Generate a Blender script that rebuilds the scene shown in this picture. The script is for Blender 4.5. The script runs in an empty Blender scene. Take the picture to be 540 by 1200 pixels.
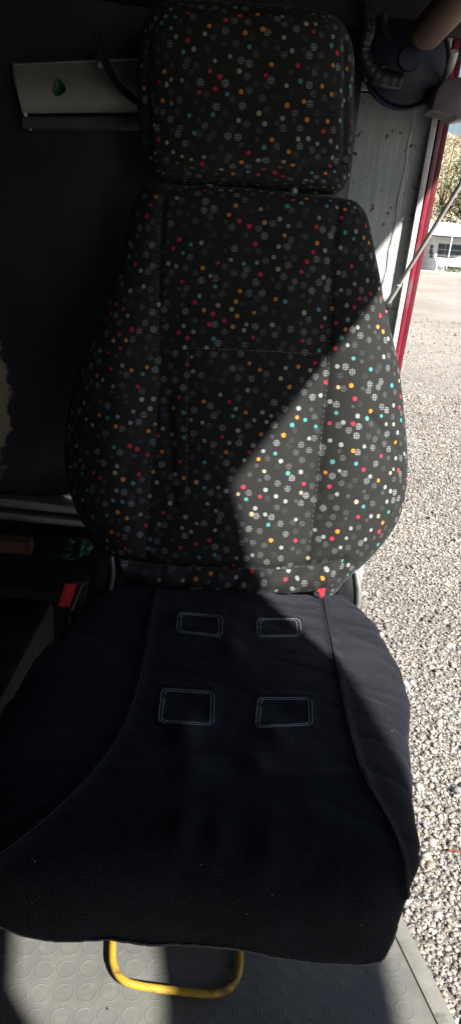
import bpy, bmesh, math, random
import numpy as np
from mathutils import Vector, Matrix
from mathutils.bvhtree import BVHTree
random.seed(7); rng = np.random.default_rng(7)
sc = bpy.context.scene
C = sc.collection
R = math.radians
# ---------------------------------------------------------------- camera
HC = 1.95
cam_d = bpy.data.cameras.new('camera'); cam = bpy.data.objects.new('camera', cam_d); C.objects.link(cam)
cam_d.sensor_fit = 'VERTICAL'; cam_d.sensor_height = 36; cam_d.lens = 870/1200*36
cam_d.clip_start = 0.02; cam_d.clip_end = 2000
CR = Matrix.Rotation(R(90-21.8), 4, 'X') @ Matrix.Rotation(R(4.5), 4, 'Z')
cam.matrix_world = Matrix.Translation((0, 0, HC)) @ CR
sc.camera = cam
# ---------------------------------------------------------------- world, sun, exposure
SUN = Vector((.45, -.60, .66)).normalized()
elev = math.asin(SUN.z); azim = math.atan2(SUN.x, SUN.y)
w = bpy.data.worlds.new('World'); sc.world = w; w.use_nodes = True
wn = w.node_tree
sky = wn.nodes.new('ShaderNodeTexSky'); sky.sky_type = 'NISHITA'; sky.sun_disc = False
sky.sun_elevation = elev; sky.sun_rotation = azim
bg = wn.nodes['Background']; bg.inputs[1].default_value = 0.05
wn.links.new(sky.outputs[0], bg.inputs[0])
sd = bpy.data.lights.new('sun', 'SUN'); sd.energy = 5.0; sd.angle = R(.7); sd.color = (1, .955, .89)
so = bpy.data.objects.new('sun', sd); C.objects.link(so); so.location = (3, -4, 6)
so.rotation_euler = SUN.to_track_quat('Z', 'Y').to_euler()
sc.view_settings.view_transform = 'Standard'; sc.view_settings.look = 'None'
sc.view_settings.exposure = 1.15; sc.view_settings.gamma = 1
# ---------------------------------------------------------------- pixel -> point helpers (photograph is 540 x 1200)
CR3 = CR.to_3x3(); CO = Vector((0, 0, HC))
def ray(x, y): return (CR3 @ Vector(((x-270)/870, -(y-600)/870, -1))).normalized()
def hit(x, y, n, p0):
    d = ray(x, y); n = Vector(n); return CO + d*((Vector(p0)-CO).dot(n)/d.dot(n))
def aty(x, y, Y): return hit(x, y, (0, 1, 0), (0, Y, 0))
def atz(x, y, Z): return hit(x, y, (0, 0, 1), (0, 0, Z))
# ---------------------------------------------------------------- object helpers
def wl(o):
    v = Vector((0, 0, 0))
    while o: v += o.location; o = o.parent
    return v
def tag(o, label=None, cat=None, group=None, kind=None):
    for k, v in (('label', label), ('category', cat), ('group', group), ('kind', kind)):
        if v: o[k] = v
    return o
def thing(name, label, cat, loc, group=None):
    o = bpy.data.objects.new(name, None); C.objects.link(o); o.location = loc; o.empty_display_size = .1
    return tag(o, label, cat, group)
def mk(name, V, Fc, mat, parent=None, uv=None, smooth=True, loc=None):
    off = wl(parent) if parent else Vector(loc or (0, 0, 0))
    V = np.asarray(V, float) - np.array(off)
    m = bpy.data.meshes.new(name); m.from_pydata(V.tolist(), [], [list(map(int, f)) for f in Fc]); m.update()
    if smooth: m.polygons.foreach_set('use_smooth', [True]*len(m.polygons))
    if uv is not None:
        l = m.uv_layers.new(name='uv'); li = np.empty(len(m.loops), int); m.loops.foreach_get('vertex_index', li)
        l.data.foreach_set('uv', np.asarray(uv, float)[li].ravel())
    m.materials.append(mat)
    o = bpy.data.objects.new(name, m); C.objects.link(o)
    if parent: o.parent = parent
    else: o.location = off
    return o
class MB:
    """collects primitive shapes into one mesh"""
    def __init__(s): s.v = []; s.f = []
    def add(s, V, Fc):
        b = len(s.v); s.v += [tuple(v) for v in V]; s.f += [[i+b for i in f] for f in Fc]; return s
    def bmadd(s, bm):
        bm.verts.index_update(); s.add([v.co.copy() for v in bm.verts], [[v.index for v in f.verts] for f in bm.faces]); bm.free(); return s
    def box(s, c, size, rot=None, bev=0.0, seg=2):
        bm = bmesh.new(); bmesh.ops.create_cube(bm, size=1)
        for v in bm.verts: v.co = Vector((v.co.x*size[0], v.co.y*size[1], v.co.z*size[2]))
        if bev: bmesh.ops.bevel(bm, geom=bm.edges[:], offset=bev, segments=seg, affect='EDGES', profile=.5)
        M = Matrix.Translation(c) @ (rot.to_4x4() if rot else Matrix.Identity(4))
        bm.transform(M); return s.bmadd(bm)
    def hexa(s, P, bev=0):
        """8 points: bottom quad then top quad"""
        bm = bmesh.new(); v = [bm.verts.new(p) for p in P]
        for f in ((3,2,1,0),(4,5,6,7),(0,1,5,4),(1,2,6,5),(2,3,7,6),(3,0,4,7)): bm.faces.new([v[i] for i in f])
        bmesh.ops.recalc_face_normals(bm, faces=bm.faces)
        if bev: bmesh.ops.bevel(bm, geom=bm.edges[:], offset=bev, segments=2, affect='EDGES', profile=.5)
        return s.bmadd(bm)
    def tube(s, P, r, n=12, cap=True):
        P = [Vector(p) for p in P]; rr = r if hasattr(r, '__len__') else [r]*len(P)
        V = []; Fc = []; up = None
        for i, p in enumerate(P):
            t = (P[min(i+1, len(P)-1)]-P[max(i-1, 0)]).normalized()
            if up is None: up = t.orthogonal().normalized()
            up = (up-t*up.dot(t)).normalized(); b = t.cross(up)
            for k in range(n):
                a = 2*math.pi*k/n; V.append(p+(up*math.cos(a)+b*math.sin(a))*rr[i])
        for i in range(len(P)-1):
            for k in range(n): Fc.append([i*n+k, i*n+(k+1) % n, (i+1)*n+(k+1) % n, (i+1)*n+k])
        if cap: Fc += [list(range(n))[::-1], [(len(P)-1)*n+k for k in range(n)]]
        return s.add(V, Fc)
    def prism(s, poly, vec, bev=0):
        """extrude polygon (3D pts) by vec"""
        bm = bmesh.new(); a = [bm.verts.new(p) for p in poly]; b = [bm.verts.new(Vector(p)+Vector(vec)) for p in poly]
        bm.faces.new(a); bm.faces.new(b[::-1]); n = len(poly)
        for i in range(n): bm.faces.new([a[(i+1) % n], a[i], b[i], b[(i+1) % n]])
        bmesh.ops.recalc_face_normals(bm, faces=bm.faces)
        if bev: bmesh.ops.bevel(bm, geom=bm.edges[:], offset=bev, segments=2, affect='EDGES', profile=.5)
        return s.bmadd(bm)
    def build(s, name, mat, parent=None, smooth=True, loc=None):
        o = mk(name, s.v, s.f, mat, parent, None, smooth, loc)
        if smooth: o.data.set_sharp_from_angle(angle=R(40))
        return o
def spline(P, n=8):
    P = [Vector(p) for p in P]; out = []
    for i in range(len(P)-1):
        a, b, c, d = P[max(i-1, 0)], P[i], P[i+1], P[min(i+2, len(P)-1)]
        for k in range(n):
            t = k/n; out.append(.5*((2*b)+(c-a)*t+(2*a-5*b+4*c-d)*t*t+(3*b-a-3*c+d)*t**3))
    out.append(P[-1]); return out
def resample(P, step):
    P = [Vector(p) for p in P]; out = [P[0]]; acc = 0
    for a, b in zip(P, P[1:]):
        L = (b-a).length; 
        if L == 0: continue
        d = step-acc
        while d <= L: out.append(a.lerp(b, d/L)); d += step
        acc = L-(d-step)
    return out
# ---------------------------------------------------------------- material helpers
class NT:
    def __init__(s, name):
        s.m = bpy.data.materials.new(name); s.m.use_nodes = True; s.t = s.m.node_tree
        s.b = s.t.nodes['Principled BSDF']
    def n(s, typ, ins=None, **kw):
        nd = s.t.nodes.new(typ)
        for k, v in kw.items(): setattr(nd, k, v)
        for k, v in (ins or {}).items(): s.set(nd.inputs[k], v)
        return nd
    def set(s, sock, v):
        if isinstance(v, bpy.types.NodeSocket): s.t.links.new(v, sock)
        elif isinstance(v, bpy.types.Node): s.t.links.new(v.outputs[0], sock)
        else: sock.default_value = v
    def math(s, op, a, b=0.0, c=0.0, clamp=False):
        nd = s.n('ShaderNodeMath', {0: a, 1: b, 2: c}, operation=op); nd.use_clamp = clamp; return nd.outputs[0]
    def noise(s, vec, scale, detail=4, rough=.55, out=0):
        return s.n('ShaderNodeTexNoise', {'Vector': vec, 'Scale': scale, 'Detail': detail, 'Roughness': rough}).outputs[out]
    def ramp(s, fac, stops, interp='LINEAR'):
        nd = s.n('ShaderNodeValToRGB', {0: fac}); cr = nd.color_ramp; cr.interpolation = interp
        while len(cr.elements) < len(stops): cr.elements.new(.5)
        for e, (p, c) in zip(cr.elements, stops): e.position = p; e.color = (*c, 1) if len(c) == 3 else c
        return nd.outputs[0]
    def mix(s, f, a, b, mode='MIX'):
        nd = s.n('ShaderNodeMix', data_type='RGBA', blend_type=mode)
        s.set(nd.inputs[0], f); s.set(nd.inputs[6], a if not isinstance(a, tuple) else (*a, 1)[:4]); s.set(nd.inputs[7], b if not isinstance(b, tuple) else (*b, 1)[:4])
        return nd.outputs[2]
    def bump(s, h, strength=.3, dist=.002, normal=None):
        d = {'Height': h, 'Strength': strength, 'Distance': dist}
        if normal: d['Normal'] = normal
        return s.n('ShaderNodeBump', d).outputs[0]
    def P(s, **kw):
        for k, v in kw.items():
            k = k.replace('_', ' ')
            if isinstance(v, tuple) and len(v) == 3: v = (*v, 1)
            s.set(s.b.inputs[k], v)
        return s.m
    def obj(s): return s.n('ShaderNodeTexCoord').outputs['Object']
def paint(name, col, var=.25, rough=.45, metal=0, scale=14, bump=.15, dirt=None, dscale=5, dthr=(.55, .7), bdist=.001):
    t = NT(name); o = t.obj(); n1 = t.noise(o, scale, 6, .6)
    dark = tuple(c*(1-var) for c in col); lite = tuple(min(1, c*(1+var)) for c in col)
    c = t.ramp(n1, [(.3, dark), (.7, lite)])
    if dirt:
        c = t.mix(t.ramp(t.noise(o, dscale, 8, .7), [(dthr[0], (0, 0, 0)), (dthr[1], (1, 1, 1))]), c, dirt)
    r = t.math('ADD', t.math('MULTIPLY', t.noise(o, scale*2.3, 5), .3), rough-.15)
    return t.P(Base_Color=c, Roughness=r, Metallic=metal, Normal=t.bump(t.noise(o, scale*9, 4), bump, bdist))
def dotted_fabric():
    t = NT('dotted_moquette'); uv = t.n('ShaderNodeUVMap').outputs[0]
    S = 1/.0186
    wob = t.n('ShaderNodeVectorMath', {0: t.n('ShaderNodeTexNoise', {'Vector': uv, 'Scale': 900., 'Detail': 1.}).outputs['Color'], 1: (.5, .5, .5)}, operation='SUBTRACT')
    wob = t.n('ShaderNodeVectorMath', {0: wob.outputs[0], 'Scale': .0016}, operation='SCALE')
    uv2 = t.n('ShaderNodeVectorMath', {0: uv, 1: wob.outputs[0]}, operation='ADD').outputs[0]
    def layer(S, off, rnd):
        mp = t.n('ShaderNodeMapping', {'Vector': uv2, 'Scale': (S, S, S), 'Location': off, 'Rotation': (0, 0, .45)})
        v = t.n('ShaderNodeTexVoronoi', {'Vector': mp.outputs[0], 'Scale': 1.0, 'Randomness': rnd}, voronoi_dimensions='2D')
        sp = t.n('ShaderNodeSeparateColor', {0: v.outputs['Color']})
        return v.outputs['Distance'], sp.outputs[0], sp.outputs[1], sp.outputs[2]
    d, r, g, b = layer(S*1.13, (0, 0, 0), .68)
    grey = t.math('LESS_THAN', r, .54)
    rad = t.math('ADD', t.math('MULTIPLY', grey, .10), t.math('ADD', .165, t.math('MULTIPLY', b, .055)))
    mask = t.math('LESS_THAN', d, rad)
    # small extra dots
    d2, r2, g2, b2 = layer(S*1.13, (0, 0, 0), .68)
    # woven raster inside the large grey dots
    sep = t.n('ShaderNodeSeparateXYZ', {0: uv2}); k = 2*math.pi/.0034
    gx = t.math('GREATER_THAN', t.math('SINE', t.math('MULTIPLY', sep.outputs[0], k)), -.25)
    gy = t.math('GREATER_THAN', t.math('SINE', t.math('MULTIPLY', sep.outputs[1], k)), -.25)
    raster = t.math('MULTIPLY', gx, gy)
    raster = t.math('ADD', t.math('MULTIPLY', raster, .8), .2)
    gmask = t.math('MULTIPLY', t.math('MULTIPLY', mask, grey), raster)
    gb = t.math('POWER', b, 1.1)
    gcol = t.ramp(gb, [(0, (.05, .052, .055)), (.5, (.14, .145, .15)), (1, (.32, .33, .335))])
    cmask = t.math('MULTIPLY', mask, t.math('SUBTRACT', 1, grey))
    ccol = t.ramp(g, [(0, (.31, .33, .33)), (.27, (.66, .26, .05)), (.41, (.56, .045, .07)), (.56, (.09, .32, .31)), (.69, (.48, .40, .25)), (.76, (.07, .075, .08))], 'CONSTANT')
    ground = t.ramp(t.noise(uv, 1500, 2), [(.3, (.014, .0145, .015)), (.7, (.046, .047, .046))])
    base = t.mix(gmask, ground, gcol); base = t.mix(cmask, base, ccol)
    rag = t.noise(uv, 2200, 2)
    base = t.mix(t.math('MULTIPLY', t.math('GREATER_THAN', rag, .6), .35), base, (.02, .02, .024))
    hb = t.math('ADD', t.noise(uv, 1300, 2), t.math('MULTIPLY', mask, .25))
    return t.P(Base_Color=base, Roughness=.95, Sheen_Weight=.10, Sheen_Roughness=.4, Sheen_Tint=(.75, .85, .82), Specular_IOR_Level=.08,
               Normal=t.bump(t.noise(uv, 55, 5), .35, .003, t.bump(hb, .5, .0008)))
def black_knit(name='black_knit', col=(.015, .0165, .0225)):
    t = NT(name); uv = t.n('ShaderNodeUVMap').outputs[0]; o = t.obj()
    sep = t.n('ShaderNodeSeparateXYZ', {0: uv}); k = 2*math.pi/.0042
    a = t.math('SINE', t.math('MULTIPLY', t.math('ADD', sep.outputs[0], sep.outputs[1]), k))
    b = t.math('SINE', t.math('MULTIPLY', t.math('SUBTRACT', sep.outputs[0], sep.outputs[1]), k))
    mesh = t.math('MULTIPLY', a, b)
    c = t.ramp(mesh, [(0, tuple(x*.75 for x in col)), (1, tuple(x*1.25 for x in col))])
    smear = t.ramp(t.noise(o, 9, 7, .65), [(.5, (0, 0, 0)), (.75, (1, 1, 1))])
    c = t.mix(t.math('MULTIPLY', smear, .75), c, (.034, .037, .048))
    vo = t.n('ShaderNodeTexVoronoi', {'Vector': uv, 'Scale': 48., 'Randomness': 1.}, voronoi_dimensions='2D')
    rr = t.n('ShaderNodeSeparateColor', {0: vo.outputs['Color']})
    sp = t.math('MULTIPLY', t.math('LESS_THAN', vo.outputs['Distance'], .035), t.math('GREATER_THAN', rr.outputs[0], .93))
    c = t.mix(sp, c, (.2, .2, .21))
    return t.P(Base_Color=c, Roughness=.8, Sheen_Weight=.05, Sheen_Roughness=.4, Sheen_Tint=(.8, .85, 1.), Specular_IOR_Level=.12,
               Normal=t.bump(t.noise(o, 38, 5), .4, .004, t.bump(mesh, .6, .0008)))
M = {}
M['dots'] = dotted_fabric()
M['knit'] = black_knit()
M['thread'] = paint('pale_thread', (.50, .54, .62), .3, .8, scale=300)
M['thread_dim'] = paint('dim_thread', (.17, .16, .155), .3, .85, scale=300)
M['rodpaint'] = paint('pale_rod_paint', (.80, .80, .76), .08, .4, scale=60, dirt=(.4, .38, .34), dscale=40, dthr=(.6, .7))
M['seam'] = paint('seam_cord', (.012, .013, .018), .3, .8, scale=300)
M['blackplastic'] = paint('black_plastic', (.018, .018, .021), .3, .35, scale=40, bump=.3)
M['darkpanel'] = None
M['redplastic'] = paint('red_plastic', (.72, .035, .05), .08, .35, scale=60)
M['yellow'] = paint('yellow_enamel', (.55, .345, .045), .12, .42, scale=30, bump=.4, dirt=(.20, .13, .04), dscale=34, dthr=(.56, .64))
M['alu'] = paint('brushed_aluminium', (.55, .55, .53), .12, .42, .85, scale=20, bump=.25, dirt=(.2, .19, .17), dscale=14, dthr=(.58, .75))
M['steel'] = paint('dull_steel', (.42, .42, .41), .2, .45, .8, scale=40, bump=.3, dirt=(.25, .22, .18), dscale=30)
M['header'] = paint('dark_lining', (.012, .012, .013), .4, .8, scale=25, bump=.5)
M['tan'] = paint('tan_hose', (.17, .105, .075), .2, .6, scale=30)
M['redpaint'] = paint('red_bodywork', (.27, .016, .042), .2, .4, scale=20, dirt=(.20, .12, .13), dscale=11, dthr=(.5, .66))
M['gasket'] = paint('weathered_white_gasket', (.62, .63, .61), .15, .6, scale=60, bump=.5, dirt=(.22, .21, .2), dscale=28, dthr=(.52, .7))
M['green'] = paint('green_plastic', (.01, .09, .05), .5, .4, scale=50, bump=.5)
M['brown'] = paint('brown_wood', (.10, .05, .03), .3, .7, scale=30)
M['white'] = paint('white_paint', (.75, .76, .77), .06, .4, scale=3)
M['glass'] = paint('dark_glass', (.05, .06, .07), .1, .12, scale=3, bump=0)
M['rubber'] = paint('tyre_rubber', (.02, .02, .02), .2, .8)
M['concrete'] = paint('concrete', (.40, .38, .34), .2, .85, scale=6, bump=.4)
M['bark'] = paint('bark', (.10, .075, .05), .3, .9, scale=6, bump=.6)
def leafmat(name, a, b):
    t = NT(name); return t.P(Base_Color=t.ramp(t.noise(t.obj(), 1.7, 5), [(.35, a), (.65, b)]), Roughness=.7)
M['leaf'] = leafmat('olive_leaves', (.05, .07, .025), (.12, .13, .05))
M['leafdry'] = leafmat('dry_leaves', (.16, .12, .055), (.30, .24, .12))
M['leafpink'] = leafmat('pink_flowers', (.35, .12, .08), (.55, .28, .2))
# ================================================================= LARGE STRUCTURE
def gravelmat(name, scale=1.0, stones=True):
    t = NT(name); o = t.obj()
    big = t.noise(o, .35, 6, .6); mid = t.noise(o, 2.3, 6, .65); fine = t.noise(o, 38, 6, .75)
    vo = t.n('ShaderNodeTexVoronoi', {'Vector': o, 'Scale': 62.}); vs = t.n('ShaderNodeSeparateColor', {0: vo.outputs['Color']})
    c = t.ramp(vs.outputs[0], [(0, (.10, .095, .09)), (.3, (.22, .205, .185)), (.7, (.32, .30, .27)), (1, (.50, .47, .43))])
    far = t.ramp(big, [(.35, (.42, .375, .33)), (.65, (.58, .53, .475))])
    # compacted dusty yard farther from the vehicle
    dist = t.n('ShaderNodeVectorMath', {0: o}, operation='LENGTH').outputs['Value']
    f = t.math('DIVIDE', t.math('SUBTRACT', dist, 6), 9, clamp=True)
    c = t.mix(t.math('MULTIPLY', f, .75), c, far)
    c = t.mix(t.math('MULTIPLY', t.ramp(mid, [(.52, (0, 0, 0)), (.68, (1, 1, 1))]), .35), c, (.22, .19, .16))
    c = t.mix(t.math('MULTIPLY', t.ramp(fine, [(.5, (0, 0, 0)), (.65, (1, 1, 1))]), .3), c, (.2, .18, .16))
    h = t.math('ADD', t.math('MULTIPLY', vo.outputs['Distance'], -1.), t.math('MULTIPLY', fine, .5))
    return t.P(Base_Color=c, Roughness=.95, Specular_IOR_Level=.2, Normal=t.bump(h, .9, .012, t.bump(mid, .6, .06)))
def ground():
    xs = np.concatenate([np.linspace(-350, -20, 14), np.linspace(-16, 40, 57), np.linspace(50, 450, 16)])
    ys = np.concatenate([np.linspace(-300, -10, 10), np.linspace(-8, 60, 69), np.linspace(75, 700, 20)])
    V = [(x, y, 0.0 if y < 38.5 else -.8*min(1, (y-38.5)/1.5)) for y in ys for x in xs]; n = len(xs)
    Fc = [(j*n+i, j*n+i+1, (j+1)*n+i+1, (j+1)*n+i) for j in range(len(ys)-1) for i in range(n-1)]
    return tag(mk('ground', V, Fc, gravelmat('gravel_yard')), kind='structure')
ground()
def gravel_stones():
    bm = bmesh.new(); bmesh.ops.create_icosphere(bm, subdivisions=1, radius=1)
    bv = np.array([v.co[:] for v in bm.verts]); bf = np.array([[v.index for v in f.verts] for f in bm.faces]); bm.free()
    pts = []
    N = 110000
    y = .4+rng.random(N)**1.35*9; far_ = rng.random(N) < .16; y = np.where(far_, 7+rng.random(N)**1.5*11, y); x = rng.random(N)
    lo = .26+.12*y; hi = 1.15+.42*y
    x = lo+(hi-lo)*x
    # density falls with distance
    n = len(x)
    sz = (.0029+.0056*rng.random(n)**2.2)*(1+.05*y)
    sz[rng.random(n) < .04] *= 1.9
    sc3 = sz[:, None]*np.stack([.8+.6*rng.random(n), .8+.6*rng.random(n), .45+.4*rng.random(n)], 1)
    an = rng.random(n)*6.283; ca, sa = np.cos(an), np.sin(an)
    jit = 1+.42*(rng.random((n, len(bv), 1))-.5)*2
    V = bv[None]*jit*sc3[:, None]
    X = V[..., 0]*ca[:, None]-V[..., 1]*sa[:, None]; Y = V[..., 0]*sa[:, None]+V[..., 1]*ca[:, None]
    tilt = (rng.random(n)-.5)*.9; Z = V[..., 2]+X*tilt[:, None]
    V = np.stack([X+x[:, None], Y+y[:, None], Z+(sc3[:, 2]*(.2+rng.random(n)*.9))[:, None]], -1).reshape(-1, 3)
    Fc = (bf[None]+np.arange(n)[:, None, None]*len(bv)).reshape(-1, 3)
    m = bpy.data.meshes.new('gravel'); m.vertices.add(len(V)); m.vertices.foreach_set('co', V.ravel())
    m.loops.add(Fc.size); m.loops.foreach_set('vertex_index', Fc.ravel().astype(np.int32))
    m.polygons.add(len(Fc)); m.polygons.foreach_set('loop_start', np.arange(0, Fc.size, 3, dtype=np.int32)); m.update(); m.validate()
    pal = np.array([(.42, .40, .37), (.60, .58, .54), (.30, .28, .26), (.75, .73, .70), (.48, .42, .35), (.20, .19, .19), (.36, .35, .37), (.55, .47, .38)])
    patch = .5+.25*(np.sin(x*5.1+y*1.7)+np.sin(y*3.3-x*2.2+1)); 
    pi = rng.choice(len(pal), n, p=[.24, .17, .17, .06, .12, .09, .1, .05]); col = pal[pi]*(.55+.75*rng.random((n, 1)))*(.85+.26*patch[:, None])*np.array([1.0, .975, .93])
    ca_ = m.color_attributes.new('stone', 'FLOAT_COLOR', 'POINT')
    ca_.data.foreach_set('color', np.repeat(np.concatenate([col, np.ones((n, 1))], 1), len(bv), 0).ravel())
    t = NT('gravel_stone'); a = t.n('ShaderNodeAttribute', attribute_name='stone').outputs[0]; o = t.obj()
    c = t.mix(t.math('MULTIPLY', t.noise(o, 160, 3), .5), a, (.17, .15, .125))
    m.materials.append(t.P(Base_Color=c, Roughness=.85, Normal=t.bump(t.noise(o, 400, 3), .4, .001)))
    ob = bpy.data.objects.new('gravel', m); C.objects.link(ob); tag(ob, 'loose pale grey crushed stone beside the cab', 'gravel', kind='stuff')
gravel_stones()
# hillside
def hill():
    V = []; nx, ny = 90, 34
    for j in range(ny):
        for i in range(nx):
            x = -120+i*4.0; y = 85+j*5.0; 
            z = 18*(1-math.exp(-max(0, y-88)/28))*(1+.25*math.sin(x*.05+1))+1.2*math.sin(x*.31+y*.2)+.9*math.sin(x*.13-y*.37)-1.6
            V.append((x, y, z if y > 88 else -1.))
    Fc = [(j*nx+i, j*nx+i+1, (j+1)*nx+i+1, (j+1)*nx+i) for j in range(ny-1) for i in range(nx-1)]
    t = NT('dry_hillside'); o = t.obj()
    c = t.ramp(t.noise(o, .28, 9, .75), [(.38, (.10, .095, .05)), (.5, (.32, .27, .18)), (.62, (.52, .46, .35))])
    c = t.mix(t.math('MULTIPLY', t.ramp(t.noise(o, 1.6, 6, .7), [(.5, (0, 0, 0)), (.6, (1, 1, 1))]), .6), c, (.62, .57, .48))
    tag(mk('hillside', V, Fc, t.P(Base_Color=c, Roughness=.95, Normal=t.bump(t.noise(o, .9, 6), .8, .6))), kind='structure')
hill()
# kerb with its strip of weeds
KY = 38.
kb = MB(); kb.box((12, KY, .06), (60, .25, .14), bev=.02); tag(kb.build('kerb', M['concrete']), kind='structure')
# ---- cab: floor, rear walls, roof, left wall  (one vehicle, its shell is one thing with parts)
cab = thing('vehicle_cab', 'dark vehicle cab around the seat with grey studded floor and open side', 'vehicle cab', (0, 1.0, .3))
FZ = .97
def floor_mat():
    t = NT('grey_coin_rubber'); o = t.obj(); n1 = t.noise(o, 7, 7, .65); n2 = t.noise(o, 60, 5, .7)
    c = t.ramp(n1, [(.3, (.125, .128, .122)), (.7, (.185, .186, .172))])
    c = t.mix(t.math('MULTIPLY', t.ramp(n2, [(.5, (0, 0, 0)), (.7, (1, 1, 1))]), .35), c, (.27, .25, .20))
    vo = t.n('ShaderNodeTexVoronoi', {'Vector': o, 'Scale': 28.}); rr = t.n('ShaderNodeSeparateColor', {0: vo.outputs['Color']})
    c = t.mix(t.math('MULTIPLY', t.math('LESS_THAN', vo.outputs['Distance'], .055), t.math('GREATER_THAN', rr.outputs[0], .7)), c, (.03, .025, .02))
    return t.P(Base_Color=c, Roughness=.62, Normal=t.bump(n2, .25, .0015))
def floor():
    e0, e1 = Vector((.279, .938)), Vector((.349, .676)); dr = (e1-e0).normalized(); pr = Vector((dr.y, -dr.x)) 
    right = lambda y: .279-(y-.938)*(.07/.262) if y < .95 else .276
    poly = [(.62, -1.15), (.62, -.35)]+[(right(y), y) for y in (.15, .95)]+[(.276, 1.46), (-1.2, 1.46), (-1.2, -1.15)]
    mb = MB(); mb.prism([(x, y, FZ) for x, y in poly], (0, 0, -.05))
    # raised coins
    n = 28; prof = [(.0136, 0), (.0133, .0005), (.0128, .0006), (.0122, .0004), (.0118, .0002), (.0110, .0002), (0, .0002)]
    for j in range(-8, 34):
        for i in range(-40, 14):
            a = Vector((i*.0305+(.0), j*.0335)); ang = .10
            p = Vector((.24+a.x*math.cos(ang)-a.y*math.sin(ang), .55+a.x*math.sin(ang)+a.y*math.cos(ang)))
            if p.y > 1.25 or p.y < .35 or p.x > right(p.y)-.032 or p.x < -.6: continue
            V = []; Fc = []
            for q, (r, h) in enumerate(prof[:-1]):
                for k in range(n): th = 2*math.pi*k/n; V.append((p.x+r*math.cos(th), p.y+r*math.sin(th), FZ+h+(-.0003 if q == 0 else .0)))
            V.append((p.x, p.y, FZ+.0002))
            for q in range(5):
                for k in range(n): Fc.append([q*n+k, q*n+(k+1) % n, (q+1)*n+(k+1) % n, (q+1)*n+k])
            for k in range(n): Fc.append([5*n+k, 5*n+(k+1) % n, 6*n])
            mb.add(V, Fc)
    mb.build('floor_mat', floor_mat(), cab)
    # pale worn edge trim along the step
    tm = MB(); tm.prism([(right(.15)-.022, .15, FZ+.003), (right(.15)+.004, .15, FZ+.003), (right(.95)+.004, .95, FZ+.003), (right(.95)-.022, .95, FZ+.003)], (0, 0, -.06), bev=.0015)
    tm.build('edge_trim', paint('worn_edge_trim', (.26, .255, .23), .2, .6, scale=25, bump=.4, dirt=(.13, .12, .11), dscale=30), cab)
    sk = MB(); sk.prism([(right(.15)-.03, .15, FZ-.062), (right(.95)-.03, .95, FZ-.062), (.25, 1.46, FZ-.062), (-1.2, 1.46, FZ-.062), (-1.2, .15, FZ-.062)], (0, 0, -.45))
    sk.build('lower_body', M['redpaint'], cab)
floor()
def dark_panel_mat():
    t = NT('dark_painted_panel'); o = t.obj()
    c = t.ramp(t.noise(o, 5, 7, .6), [(.3, (.021, .024, .030)), (.7, (.042, .046, .056))])
    # worn bare patch on the panel near its left end
    p = aty(2, 470, 1.40)-wl(cab)
    d = t.n('ShaderNodeVectorMath', {0: t.n('ShaderNodeVectorMath', {0: o, 1: tuple(p)}, operation='SUBTRACT').outputs[0], 1: (1/.034, 0, 1/.13)}, operation='MULTIPLY')
    L = t.n('ShaderNodeVectorMath', {0: d.outputs[0]}, operation='LENGTH').outputs['Value']
    L = t.math('ADD', L, t.math('MULTIPLY', t.math('SUBTRACT', t.noise(o, 13, 8, .7), .5), 2.2))
    c = t.mix(t.math('SUBTRACT', 1, t.math('MULTIPLY', t.math('SUBTRACT', L, .85), 6), clamp=True), c, (.36, .295, .25))
    sc_ = t.n('ShaderNodeMapping', {'Vector': o, 'Scale': (18, 18, 160), 'Rotation': (0, .5, 0)})
    scr = t.math('GREATER_THAN', t.noise(sc_.outputs[0], 1, 3), .73)
    c = t.mix(t.math('MULTIPLY', scr, .5), c, (.09, .09, .10))
    return t.P(Base_Color=c, Roughness=.36, Normal=t.bump(t.noise(o, 3, 4), .5, .02))
M['darkpanel'] = dark_panel_mat()
def light_panel_mat():
    t = NT('scuffed_grey_green_paint'); o = t.obj()
    c = t.ramp(t.noise(o, 8, 7, .6), [(.3, (.42, .47, .47)), (.7, (.54, .59, .58))])
    mp = t.n('ShaderNodeMapping', {'Vector': o, 'Scale': (60, 10, 7), 'Rotation': (0, -.15, 0)})
    streak = t.ramp(t.noise(mp.outputs[0], 1.2, 6, .75), [(.58, (0, 0, 0)), (.70, (1, 1, 1))])
    c = t.mix(t.math('MULTIPLY', streak, .35), c, (.12, .13, .13))
    chips = t.ramp(t.noise(o, 70, 6, .7), [(.61, (0, 0, 0)), (.63, (1, 1, 1))])
    c = t.mix(chips, c, (.08, .07, .06))
    return t.P(Base_Color=c, Roughness=.4, Normal=t.bump(t.noise(mp.outputs[0], .6, 5, .6), .6, .006))
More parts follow.
